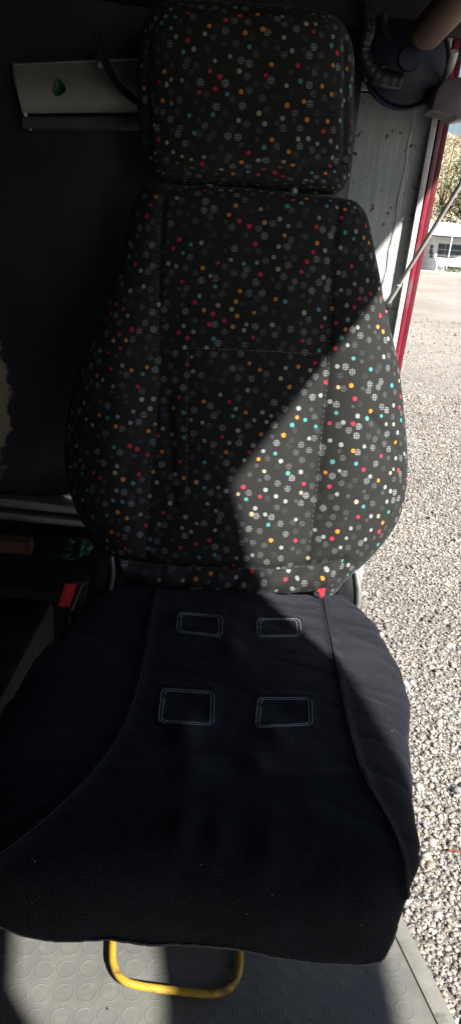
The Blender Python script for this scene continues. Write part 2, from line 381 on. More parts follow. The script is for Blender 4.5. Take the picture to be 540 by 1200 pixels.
def walls():
    # left rear panel: gently bulging pressed sheet, lower edge sweeps up to the right
    nx, nz = 60, 50; V = []
    x0, x1 = -1.2, .16
    def low(x): return 1.955-.0+(-.585)+.0+.045*max(0, min(1, (x+.52)/.22))   # lower edge height
    for j in range(nz+1):
        for i in range(nx+1):
            x = x0+(x1-x0)*i/nx; zl = low(x); z = zl+(2.62-zl)*j/nz
            e = min(1, (z-zl)/.10)
            y = 1.415+.03*math.sin(x*5+.8)-.035*math.sqrt(max(0, 1-(1-e)**2))
            V.append((x, y, z))
    n = nx+1; Fc = [(j*n+i, j*n+i+1, (j+1)*n+i+1, (j+1)*n+i) for j in range(nz) for i in range(nx)]
    o = mk('rear_panel', V, Fc, M['darkpanel'], cab)
    sm = o.modifiers.new('thickness', 'SOLIDIFY'); sm.thickness = .006; sm.offset = 1
    # lower recess
    mb = MB(); mb.box((-.5, 1.475, 1.15), (1.4, .02, .40)); mb.build('recess_panel', M['header'], cab)
    mb = MB(); mb.box((-.72, 1.12, 1.10), (.78, .34, .25), bev=.02); mb.build('shade_box', M['header'], cab)  # added black box standing in for the darkness left of the seat
    # right rear panel, light paint, angled
    pr = MB()
    A, B = Vector((.13, 1.452)), Vector((.292, 1.43))
    pr.hexa([(A.x, A.y, FZ-.05), (B.x, B.y, FZ-.05), (B.x, B.y+.02, FZ-.05), (A.x, A.y+.02, FZ-.05), (A.x, A.y, 2.175), (B.x, B.y, 2.175), (B.x, B.y+.02, 2.175), (A.x, A.y+.02, 2.175)], bev=.002)
    pr.build('corner_panel', light_panel_mat(), cab)
    # pressed swage lines on corner panel
    sw = MB()
    for (p, q) in (((487, 120), (447, 350)), ((478, 190), (440, 380))):
        P = [aty(p[0]+(q[0]-p[0])*k/12+1.2*math.sin(k*1.9), p[1]+(q[1]-p[1])*k/12, 1.436+.0) for k in range(13)]
        sw.tube(P, .0028, 8)
    sw.build('sealant_bead', M['gasket'], cab)
    # scuffs standing as small dents/blobs
    # unseen roof, its outline shaped to throw the shade across seat and floor
    rp = [(-1.2, 1.7), (.705, 1.7), (.70, .12), (.86, -.05), (.95, -.25), (.99, -.42), (1.05, -.69), (1.085, -.80), (1.13, -1.1), (1.40, -1.1), (1.385, -.70), (1.6, -.6)]
    rp = [(-1.2, 1.7), (.705, 1.7), (.70, .12), (.86, -.05), (.95, -.25), (.99, -.42), (1.04, -.56), (1.36, -.60), (1.385, -.72), (1.41, -1.15), (1.13, -1.15), (1.09, -.83), (1.06, -.70), (.845, -.70), (.875, -.81), (.93, -.87), (1.0, -1.15), (-1.2, -1.15)]
    mb = MB(); mb.prism([(x, y, 2.60) for x, y in rp], (0, 0, .03)); mb.build('roof', M['header'], cab)
    mb = MB(); mb.box((-1.215, .3, 1.75), (.03, 2.8, 1.7)); mb.build('side_wall', M['header'], cab)
    mb = MB(); mb.box((-.3, -1.165, 1.6), (1.8, .03, 2.0)); mb.build('front_wall', M['header'], cab)
    # header lining across the top of the rear wall
    mb = MB(); mb.box((-.35, 1.40, 2.42), (1.75, .13, .36), bev=.03)
    mb.hexa([aty(418, 108, 1.42), aty(505, 118, 1.42), aty(505, 118, 1.50), aty(418, 108, 1.50), aty(418, -80, 1.42), aty(640, -80, 1.42), aty(640, -80, 1.50), aty(418, -80, 1.50)], bev=.006)
    mb.build('header_lining', M['header'], cab)
    mb = MB(); a, b = aty(419, 102, 1.415), aty(442, 101, 1.415); mb.box((a+b)/2, ((b-a).length, .006, .012), bev=.001)
    mb.build('edge_strip', paint('pale_strip', (.62, .66, .5), .1, .6), cab)
    # aluminium sill rail at the foot of the rear panel: two flanges and a slot
    mb = MB()
    def rail(pa, pb, h, Y, dep):
        a, b = aty(*pa, Y), aty(*pb, Y); d = (b-a); a = a-d*3.0; b = b+d*2.2
        mb.hexa([a+Vector((0, 0, -h)), b+Vector((0, 0, -h)), b+Vector((0, dep, -h)), a+Vector((0, dep, -h)), a, b, b+Vector((0, dep, 0)), a+Vector((0, dep, 0))], bev=.0015)
    rail((0, 584), (95, 594), .0175, 1.335, .05); rail((0, 601), (95, 610), .014, 1.325, .06)
    mb.build('sill_rail', M['alu'], cab)
    # fill between the rails
    mb = MB(); a, b = aty(0, 592, 1.36), aty(95, 602, 1.36); d = b-a; a -= d*3; b += d*2.2
    mb.hexa([a+Vector((0, 0, -.03)), b+Vector((0, 0, -.03)), b+Vector((0, .09, -.03)), a+Vector((0, .09, -.03)), a+Vector((0, 0, .02)), b+Vector((0, 0, .02)), b+Vector((0, .09, .02)), a+Vector((0, .09, .02))])
    mb.build('rail_core', M['blackplastic'], cab)
walls()
def bounce_blocker():  # unseen door-shaped panel, added to block ground bounce from the front right
    t = thing('bounce_blocker', 'added red panel shaped like a cab door, out of view, blocking bounced light', 'door', (1.17, -.5, .62))
    mb = MB(); mb.prism([(1.14, -1.1, .62), (1.14, .22, .62), (1.14, .22, 1.4), (1.14, .05, 1.88), (1.14, -1.1, 1.88)], (.04, 0, 0), bev=.01); mb.build('blocker_panel', M['redpaint'], t)
    mb = MB(); mb.prism([(1.128, -1.08, .66), (1.128, .19, .66), (1.128, .19, 1.38), (1.128, .02, 1.85), (1.128, -1.08, 1.85)], (.011, 0, 0), bev=.003); mb.build('blocker_lining', M['header'], t)
    MB().tube([(1.125, -.2, 1.2), (1.09, -.2, 1.22), (1.09, -.2, 1.42), (1.125, -.2, 1.44)], .01, 10).build('blocker_handle', M['blackplastic'], t)
bounce_blocker()
MB().box((.43, .88, 2.44), (.07, .95, .30), bev=.02).build('sky_blocker', M['header'], cab)  # unseen beam added to keep sky light off the headrest
# door frame post: gasket, lit red face, outer face with its shade in a darker red, all one leaning post
def post():
    mb = MB()
    def strip(l_top, r_top, l_bot, r_bot, Y, dep, yt=120, yb=440):
        # extends the picture line upward and downward
        def pt(a, b, y): return aty(a+(b-a)*(y-yt)/(yb-yt), y, Y)
        T, Bt = -60, 640
        L0, L1, R0, R1 = pt(l_top, l_bot, Bt), pt(l_top, l_bot, T), pt(r_top, r_bot, Bt), pt(r_top, r_bot, T)
        D = Vector((.012, dep, 0))
        m = MB(); m.hexa([L0, R0, R0+D, L0+D, L1, R1, R1+D, L1+D], bev=.0012); return m
    strip(509, 516, 452.5, 457.5, 1.412, .05).build('door_gasket', M['gasket'], cab)
    strip(516.5, 519, 456.5, 459, 1.424, .05).build('gasket_lip', M['rubber'], cab)
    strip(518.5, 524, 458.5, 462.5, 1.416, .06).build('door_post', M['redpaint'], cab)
    strip(523.5, 531, 462, 468, 1.428, .06).build('outer_post', paint('shaded_red_bodywork', (.13, .012, .022), .2, .4, scale=20), cab)
post()
# ================================================================= SEAT
seat = thing('driver_seat', 'black driver seat with dotted backrest and headrest and a black mesh cushion cover', 'vehicle seat', (0, .85, FZ))
def fillet(d, e, n=3.):
    d = max(0., min(1., d/e)); return (1-(1-d)**n)**(1/n)
def loft(rows, nf=150, nb=36, ex=3.2, exb=3.):
    """rows: (centre, U, N, left, right, Tfront, Tback, v) -> verts, faces, uv, front flag"""
    V = []; UV = []; FR = []
    cf = [math.sin(math.pi/2*(2*k/nf-1))*.55+(2*k/nf-1)*.45 for k in range(nf+1)]; cb = [math.sin(math.pi/2*(1-2*k/nb)) for k in range(1, nb)]
    for (c, U, N, l, r, T, Tb, v) in rows:
        for X in cf:
            w_ = (r-l)/2; m = (r+l)/2; z = T*max(0, 1-abs(X)**ex)**(1/ex); p = c+U*(m+w_*X)+N*z
            V.append(p[:]); UV.append((m+w_*X+math.copysign(T-z, X), v)); FR.append(1)
        for X in cb:
            w_ = (r-l)/2; m = (r+l)/2; z = -Tb*max(0, 1-abs(X)**exb)**(1/exb); p = c+U*(m+w_*X)+N*z
            V.append(p[:]); UV.append((m+w_*X, v)); FR.append(0)
    n = nf+1+nb-1; Fc = []
    for j in range(len(rows)-1):
        for i in range(n): Fc.append((j*n+i, j*n+(i+1) % n, (j+1)*n+(i+1) % n, (j+1)*n+i))
    Fc.append(tuple(range(n))[::-1]); Fc.append(tuple((len(rows)-1)*n+i for i in range(n)))
    return np.array(V), Fc, np.array(UV), np.array(FR)
def bvh(V, Fc): return BVHTree.FromPolygons([tuple(v) for v in V], [tuple(f) for f in Fc])
def cast(tree, x, y):
    r = tree.ray_cast(CO, ray(x, y)); return (r[0], r[1]) if r[0] is not None else (None, None)
def castpath(tree, pts, n=10, smooth=True):
    pts = [Vector((p[0], p[1], 0)) for p in pts]
    P = spline(pts, n) if smooth else resample(pts+[pts[-1]], 3)
    out = []
    for p in P:
        h, nn = cast(tree, p.x, p.y)
        if h is not None:
            if nn.dot(ray(p.x, p.y)) > 0: nn = -nn
            if out and (h-out[-1][0]).length > .08: continue
            out.append((h, nn))
    return out
def polydist(V, P):
    P = np.array([p[:] for p in P]); best = np.full(len(V), 9.)
    for a, b in zip(P, P[1:]):
        d = b-a; L = (d@d)+1e-12; t = np.clip(((V-a)@d)/L, 0, 1); best = np.minimum(best, np.linalg.norm(V-(a+t[:, None]*d), axis=1))
    return best
def vnormals(V, Fc):
    m = bpy.data.meshes.new('tmp'); m.from_pydata(V.tolist(), [], [list(f) for f in Fc]); m.update()
    N = np.empty(len(V)*3); m.vertex_normals.foreach_get('vector', N); bpy.data.meshes.remove(m); return N.reshape(-1, 3)
def snoise(V, sc_, seed=0):
    from mathutils import noise
    return np.array([noise.noise(Vector((v[0]*sc_[0]+seed, v[1]*sc_[1], v[2]*sc_[2]))) for v in V])
def stitches(name, pathn, mat, parent, dash=.0042, gap=.0026, r=.0006, lift=.0004):
    P = resample([p for p, _ in pathn], .0008); mb = MB()
    if len(P) < 4: return None
    T = [p for p, _ in pathn]; nn = [q for _, q in pathn]
    def norm(p):
        i = min(range(len(T)), key=lambda k: (T[k]-p).length_squared); return nn[i]
    s = 0; st = max(2, int((dash+gap)/.0008)); dn = max(2, int(dash/.0008))
    while s+dn < len(P):
        a = P[s]; m_ = P[s+dn//2]; b = P[s+dn]; n_ = norm(m_)
        mb.tube([a+n_*(lift-.0003), m_+n_*(lift+.0004), b+n_*(lift-.0003)], [r*.5, r, r*.5], 6); s += st
    return mb.build(name, mat, parent)
# ---- backrest
LB = R(12); NB = Vector((0, -math.cos(LB), math.sin(LB))); VB = Vector((0, math.sin(LB), math.cos(LB))); UB = Vector((1, 0, 0))
PB = Vector((0, 1.045, 1.406)); TB = .055
PBm = PB-NB*TB*.75          # plane in which the outline lies
def outline(rows, plane_p, N, Vv):
    out = []
    for y, l, r in rows:
        a = hit(l, y, N, plane_p)-plane_p; b = hit(r, y, N, plane_p)-plane_p
        out.append(((a.dot(Vv)+b.dot(Vv))/2, a.x, b.x))
    return out
brow = [(226, 178, 412), (230, 168, 421), (238, 161, 428), (262, 155, 434), (300, 148, 441), (340, 137, 448), (380, 124, 456), (420, 106, 464), (460, 91, 470), (500, 81, 476), (530, 78, 478), (560, 79, 476), (590, 86, 468), (615, 97, 453), (640, 116, 430), (655, 130, 412), (668, 142, 400), (690, 150, 386)]
bo = sorted(outline(brow, PBm, NB, VB))
def interp(tab, v): return [float(np.interp(v, [t[0] for t in tab], [t[k] for t in tab])) for k in (1, 2)]
def smooth_tab(tab, n, passes=3):
    vs = np.linspace(tab[0][0], tab[-1][0], n); L = np.interp(vs, [t[0] for t in tab], [t[1] for t in tab]); Rr = np.interp(vs, [t[0] for t in tab], [t[2] for t in tab])
    for _ in range(passes):
        L[1:-1] = (L[:-2]+2*L[1:-1]+L[2:])/4; Rr[1:-1] = (Rr[:-2]+2*Rr[1:-1]+Rr[2:])/4
    return list(zip(vs, L, Rr))
def pillow(tab, P0, N, Vv, T, Tb, e_bot, e_top, nrow=170):
    tab = smooth_tab(tab, 80, 3); v0, v1 = tab[0][0], tab[-1][0]; rows = []
    for k in range(nrow+1):
        s = k/nrow; s = .7*s+.3*(.5-.5*math.cos(math.pi*s)); v = v0+(v1-v0)*s
        l, r = interp(tab, v); f = min(fillet(v-v0, e_bot), fillet(v1-v, e_top))
        rows.append((P0+Vv*v, UB, N, l, r, T*f+.0004, Tb*f+.0004, v-T*(1-fillet(v-v0, e_bot))+T*(1-fillet(v1-v, e_top))))
    return loft(rows)
bV, bF, bUV, bFR = pillow(bo, PBm, NB, VB, TB*.75+.012, .05, .05, .035)
tree0 = bvh(bV, bF)
seamL = castpath(tree0, [(190, 236), (186, 300), (185, 380), (184, 470), (176, 560), (170, 640), (172, 660)])
seamR = castpath(tree0, [(398, 238), (390, 300), (386, 380), (385, 430), (377, 500), (372, 560), (362, 640), (358, 660)])
pockT = castpath(tree0, [(220, 408), (300, 411), (378, 415)])
pockL = castpath(tree0, [(220, 408), (219, 500), (218, 560)])
pockB = castpath(tree0, [(132, 655), (180, 662), (290, 667), (350, 667), (400, 655)])
N0 = vnormals(bV, bF)
d = np.zeros(len(bV)); fr = bFR == 1
for sp, dep, wd in ((seamL, .0035, .006), (seamR, .0035, .006), (pockT, .0018, .005), (pockL, .0014, .005), (pockB, .006, .008)):
    q = polydist(bV, [p for p, _ in sp]); d -= dep*np.exp(-(q/wd)**2)
u = bV[:, 0]; v = ((bV-np.array(PB[:]))@np.array(VB[:]))
bol = np.exp(-((np.abs(u-.0)-.185)/.055)**2)*np.exp(-((v-.22)/.17)**2)
d += fr*(.020*bol+.010*np.exp(-(u/.10)**2)*np.exp(-((v-.14)/.12)**2)-.010*np.exp(-((np.abs(u)-.118)/.03)**2)*np.exp(-((v-.25)/.25)**2))
d += fr*(.0026*snoise(bV, (9, 4, 6), 3)+.0012*snoise(bV, (30, 10, 14), 8))
# pull creases near the right shoulder of the lower bolster
for (pa, pb_, dep) in (((428, 488), (466, 530), .004), ((436, 520), (470, 556), .003), ((196, 470), (205, 600), .003), ((150, 560), (185, 470), .003), ((400, 610), (450, 570), .0025)):
    h1, _ = cast(tree0, *pa); h2, _ = cast(tree0, *pb_)
    if h1 and h2: d -= dep*np.exp(-(polydist(bV, [h1, h2])/.006)**2)
bV = bV+N0*d[:, None]
back = mk('backrest', bV, bF, M['dots'], seat, bUV)
bt = bvh(bV, bF)
def rb(path): return [(p, n) for p, n in path]
stitches('seam_stitching', castpath(bt, [(188, 250), (185.5, 300), (185, 380), (184, 470), (176, 560), (170, 640), (172, 655)]), M['thread_dim'], back, .004, .004, .0006)
stitches('seam_stitching', castpath(bt, [(394, 300), (388, 340), (386, 380), (385, 430), (377, 500), (372, 560), (362, 640)]), M['thread_dim'], back, .004, .004, .0005)
stitches('pocket_stitching', castpath(bt, [(378, 415), (300, 411), (222, 408), (220, 412), (219, 500), (218, 590)]), M['thread_dim'], back, .006, .002, .0006)
# ---- backrest skirt (gathered fabric tucked between back and cushion)
mbk = []
def skirt():
    nu, nv = 120, 14; V = []; UV = []
    top = [(138, 655), (180, 662), (290, 668), (350, 666), (402, 655)]; bot = [(150, 674), (200, 686), (290, 694), (340, 694), (380, 690)]
    T = resample(spline([Vector((*p, 0)) for p in top], 12), .5); B = resample(spline([Vector((*p, 0)) for p in bot], 12), .5)
    for j in range(nv+1):
        for i in range(nu+1):
            s = i/nu; a = T[int(s*(len(T)-1))]; b = B[int(s*(len(B)-1))]; q = a.lerp(b, j/nv)
            p = hit(q.x, q.y, NB, PB+NB*(.022-.0*j/nv)); 
            p = p+NB*(.012*math.sin(j/nv*math.pi)+.0035*math.sin(s*41+j*.25)*math.sin(s*13+1))
            V.append(p[:]); UV.append((p.x+.7, (p-PB).dot(VB)))
    n = nu+1; Fc = [(j*n+i, j*n+i+1, (j+1)*n+i+1, (j+1)*n+i) for j in range(nv) for i in range(nu)]
    o = mk('back_skirt', V, Fc, M['dots'], seat, UV); m = o.modifiers.new('thickness', 'SOLIDIFY'); m.thickness = .006; m.offset = 0
skirt()
# ---- headrest
hrow = [(14, 196, 380), (18, 186, 390), (26, 177, 400), (40, 169, 408), (60, 164, 413), (100, 160, 416), (150, 160, 415), (185, 164, 413), (205, 171, 409), (214, 178, 402), (220, 192, 390)]
PH = PB+NB*(-.028)
ho = sorted(outline(hrow, PH, NB, VB))
hV, hF, hUV, hFR = pillow(ho, PH, NB, VB, .062, .045, .045, .06, 110)
N0 = vnormals(hV, hF); ht0 = bvh(hV, hF)
q1 = castpath(ht0, [(176, 190), (280, 205), (402, 190)]); q2 = castpath(ht0, [(404, 50), (406, 120), (404, 195)]); q3 = castpath(ht0, [(172, 50), (170, 120), (174, 195)])
d = (hFR == 1)*(.004*snoise(hV, (8, 4, 6), 5)+.0012*snoise(hV, (28, 9, 18), 2))
for q in (q1, q2, q3): d -= .004*np.exp(-(polydist(hV, [p for p, _ in q])/.006)**2)
hV = hV+N0*d[:, None]; hUV[:, 0] += .31
head = mk('headrest', hV, hF, M['dots'], seat, hUV)
mb = MB()
for x in (-.07, .055):
    a = PH+VB*(bo[-1][0]-.03)+UB*x; MB().tube([a, a+VB*.09], .007, 12).build('headrest_rod', M['steel'], seat)
# ---- cushion
prof = [(1.085, 1.400), (1.045, 1.408), (.97, 1.416), (.90, 1.4215), (.80, 1.432), (.70, 1.442), (.62, 1.449), (.56, 1.452), (.52, 1.449), (.49, 1.437), (.472, 1.415), (.465, 1.385), (.463, 1.345)]
pp = resample(spline([Vector((0, a, b)) for a, b in prof], 10), .0035)
NC = Vector((0, math.sin(R(6)), math.cos(R(6)))); PC = Vector((0, 1.045, 1.406-.03))
def cx(x, y): return hit(x, y, NC, PC)
rt = [(375, 688), (410, 715), (440, 738), (468, 775), (482, 825), (484, 870), (486, 920), (488, 960)]
lf = [(150, 690), (100, 712), (65, 742), (30, 792), (0, 833), (-18, 870), (-30, 920), (-36, 960)]
RT = sorted([(cx(*p).y, cx(*p).x) for p in rt]); LF = sorted([(cx(*p).y, cx(*p).x) for p in lf])
print('RT', [(round(a, 3), round(b, 3)) for a, b in RT]); print('LF', [(round(a, 3), round(b, 3)) for a, b in LF])
rows = []; L_tot = len(pp)
xr_f, xl_f = RT[0][1], LF[0][1]
TC = .105
for k, p in enumerate(pp):
    t = (pp[min(k+1, L_tot-1)]-pp[max(k-1, 0)]).normalized(); N_ = Vector((0, t.z, -t.y)); 
    if N_.z < 0 and k < L_tot//2: N_ = -N_
    if rows and N_.dot(rows[-1][2]) < 0: N_ = -N_
    yy = p.y; s = k/(L_tot-1)
    r = float(np.interp(yy, [a for a, _ in RT], [b for _, b in RT])); l = float(np.interp(yy, [a for a, _ in LF], [b for _, b in LF]))
    r += .002*math.sin(yy*24+1)+.0008*math.sin(yy*61); l += .003*math.sin(yy*29)
    dl = (L_tot-1-k)*.0035      # distance to hem
    r -= .030*(max(0, 1-dl/.13))**1.5; l += .012*(max(0, 1-dl/.10))**1.6
    db = k*.0035
    T = TC*.5*min(fillet(db, .04), 1)
    thin = min(1, .28+dl/.10)
    T1 = T*thin
    rows.append((p-N_*T1, UB, N_, l, r, T1, T1*1.0, -k*.0035))
cV, cF, cUV, cFR = loft(rows, 170, 40, 4.2, 4.)
for _ in range(0): pass
# irregular hem
hemd = np.array([max(0., 1-(L_tot-1+v/.0035)*.0035/.05) for v in cUV[:, 1]])
cV[:, 2] += hemd*(.003*np.sin(cV[:, 0]*22+.6)+.001*np.sin(cV[:, 0]*57)+.010*np.clip(-cV[:, 0]-.05, 0, .2)/.2)
ct0 = bvh(cV, cF)
sL = castpath(ct0, [(183, 690), (176, 730), (165, 790), (150, 840), (128, 880), (90, 925), (40, 970), (0, 1000), (-30, 1015)])
sR = castpath(ct0, [(379, 700), (386, 740), (396, 790), (408, 850), (424, 905), (446, 945), (462, 975), (473, 1010), (477, 1050)])
sM = castpath(ct0, [(140, 905), (200, 908), (270, 912), (340, 910), (425, 906)])
N0 = vnormals(cV, cF); fr = cFR == 1
d = np.zeros(len(cV))
for sp, dep, wd in ((sL, .0045, .006), (sR, .004, .005), (sM, .003, .010)):
    if len(sp) > 1: d -= dep*np.exp(-(polydist(cV, [p for p, _ in sp])/wd)**2)
d += fr*(.0070*snoise(cV, (6, 5, 5), 11)+.0026*snoise(cV, (15, 12, 9), 4)+.0012*snoise(cV, (38, 34, 20), 6)+.0016*(1-np.abs(snoise(cV, (9, 22, 9), 21))*4).clip(0, 1))
d -= fr*.012*np.exp(-((cV[:, 0]-.02)/.10)**2)*np.exp(-((cV[:, 1]-.80)/.14)**2)
for x, y, dep in ((217, 862, .006), (272, 772, .005), (322, 865, .004), (220, 905, .004), (300, 900, .005), (215, 970, .006), (400, 700, .005), (270, 745, .003), (255, 985, .005), (315, 1000, .005)):
    h, _ = cast(ct0, x, y)
    if h: d -= 1.5*dep*np.exp(-(np.linalg.norm((cV-np.array(h[:]))*np.array([1, .6, 1]), axis=1)/.014)**2)
RECTS = ([(209, 718), (261, 722), (260, 747), (207, 741)], [(301, 725), (351, 725), (353, 746), (301, 747)],
           [(190, 807), (251, 811), (250, 851), (185, 846)], [(302, 818), (365, 818), (366, 850), (299, 853)])
for c4 in RECTS:
    P = castpath(ct0, c4+[c4[0]], smooth=False); q = polydist(cV, [p for p, _ in P]); d -= .0022*np.exp(-(q/.004)**2)
    m4 = castpath(ct0, [c4[0], c4[2]], smooth=False); mid = np.array(m4[len(m4)//2][0][:]); d += .0035*np.exp(-(np.linalg.norm(cV-mid, axis=1)/.018)**2)
cV = cV+N0*d[:, None]
cush = mk('seat_cushion', cV, cF, M['knit'], seat, cUV)
ct = bvh(cV, cF)
def cord(name, pts, mat, parent, r, tree, lift=0):
    P = castpath(tree, pts); 
    if len(P) > 2: MB().tube([p+n*lift for p, n in P], r, 8).build(name, mat, parent)
cord('seam_piping', [(183, 692), (176, 730), (165, 790), (150, 840), (128, 880), (90, 925), (40, 970), (0, 1000), (-20, 1010)], M['seam'], cush, .0009, ct)
cord('seam_piping', [(379, 702), (386, 740), (396, 790), (408, 850), (424, 905), (446, 945), (462, 975), (473, 1010), (477, 1050)], M['seam'], cush, .0009, ct)
def rrect(c4, rad=7):
    P = []
    for i in range(4):
        a, b, c_ = Vector(c4[i-1]), Vector(c4[i]), Vector(c4[(i+1) % 4])
        u1 = (a-b).normalized()*rad; u2 = (c_-b).normalized()*rad
        for k in range(6):
            t = k/5; P.append(((b+u1)*(1-t)**2+b*2*t*(1-t)+(b+u2)*t*t))
    P.append(P[0]); return [(p.x, p.y) for p in P]
def inset(c4, q):
    m = sum((Vector(c) for c in c4), Vector((0, 0)))/4
    return [tuple(Vector(c)+(m-Vector(c)).normalized()*q) for c in c4]
for c4 in ([(209, 718), (261, 722), (260, 747), (207, 741)], [(301, 725), (351, 725), (353, 746), (301, 747)],
           [(190, 807), (251, 811), (250, 851), (185, 846)], [(302, 818), (365, 818), (366, 850), (299, 853)]):
    for q in (0, 4.2):
        pts = rrect(inset(c4, q), 6.5-q*.5); P = castpath(ct, pts, smooth=False)
        stitches('patch_stitching', P, M['thread'], cush, .0034, .0014, .00042, .0005)
# outer left double stitched edge
for off in (0, 4):
    stitches('edge_stitching', castpath(ct, [(66+off, 744+off*.6), (48+off, 768), (24+off, 800), (6+off, 826), (-8+off, 850)]), M['thread_dim'], cush, .004, .003, .0005)
# raw hem edge along the front (a thin pale tube)
hem = []
for x in range(-30, 470, 5):
    yb = None
    for y in range(1165, 1040, -1):
        h, n_ = cast(ct, x, y)
        if h is not None: yb = (h, n_); break
    if yb: hem.append(yb[0])
if len(hem) > 4: MB().tube(hem, .0011, 6).build('hem_edge', M['thread_dim'], cush)
# cushion pan and pedestal underneath
mb = MB(); mb.box((.0, .83, 1.275), (.30, .40, .05), bev=.012); mb.build('cushion_pan', M['blackplastic'], seat)
mb = MB(); mb.box((-.0, .90, 1.115), (.24, .24, .27), bev=.015); 
for k in range(5): mb.box((-.0, .90, 1.02+k*.05), (.26, .26, .018), bev=.006)
mb.build('suspension_bellows', M['blackplastic'], seat)
mb = MB(); mb.box((-.0, .96, .985), (.26, .22, .03), bev=.004); mb.build('base_plate', M['steel'], seat)
# ---- yellow adjuster bar
ZH = .984
hp = [(140, 1040), (134, 1085), (132, 1115), (134, 1132), (143, 1147), (162, 1155), (205, 1161), (248, 1165), (266, 1160), (277, 1147), (281, 1128), (279, 1100), (270, 1040)]
MB().tube(spline([atz(x, y, ZH) for x, y in hp], 8), .0052, 16).build('adjuster_bar', M['yellow'], seat)
# ---- recliner housings
mb = MB()
P = [(392, 690), (400, 668), (411, 662), (419, 672), (421, 700), (417, 722), (400, 722)]
mb.prism([hit(x, y, NB, PB-NB*.02) for x, y in P], NB*-.05, bev=.005); rc = mb.build('recliner_cover', M['blackplastic'], seat)
MB().tube([hit(x, y, NB, PB-NB*.018) for x, y in [(412, 662), (417, 672), (420, 690), (420, 706), (415, 724)]], [.003, .0045, .0055, .0055, .004], 10).build('metal_rim', M['steel'], rc)
mb = MB(); P = [aty(x, y, 1.03) for x, y in [(121, 652), (119, 668), (116, 690), (112, 706)]]
mb.tube(P, [.015, .021, .021, .014], 24); lv = mb.build('recline_lever', paint('glossy_black', (.02, .02, .025), .2, .18, scale=30, bump=.05), seat)
MB().tube([aty(x, y, 1.01) for x, y in [(131, 652), (133, 672), (129, 694)]], .0035, 10).build('lever_glint', M['steel'], lv)  # pale tube standing in for the highlight along the lever
# ---- belt buckle on its stalk
bx = Vector((-.19, 0, 0))
B4 = [(73, 683), (101, 684), (93, 716), (64, 716)]
mb = MB(); mb.prism([aty(x, y, .93) for x, y in [(72, 682), (103, 682), (97, 714), (88, 722), (66, 719)]], (0, .028, 0), bev=.004)
bk = mb.build('belt_buckle', M['blackplastic'], seat)
mb = MB(); mb.prism([aty(x, y, .928) for x, y in [(76, 685), (90, 685), (82, 711), (68, 711)]], (0, .006, 0), bev=.0012); mb.build('release_button', M['redplastic'], bk)
mb = MB(); mb.prism([aty(x, y, .927) for x, y in [(96, 684), (98, 684), (86, 716), (83, 716)]], (0, .004, 0)); mb.build('buckle_slot', M['steel'], bk)
mb = MB(); mb.tube([aty(82, 716, .945), aty(84, 735, .955), aty(95, 770, .96), aty(120, 830, .95)], .009, 10); mb.build('buckle_stalk', M['blackplastic'], seat)
# red tag stitched at the corner of the backrest
mb = MB(); mb.prism([hit(x, y, NB, PB+NB*.03) for x, y in [(372, 690), (381, 689), (379, 698), (376, 700)]], NB*.002); mb.build('corner_tab', M['redplastic'], seat)
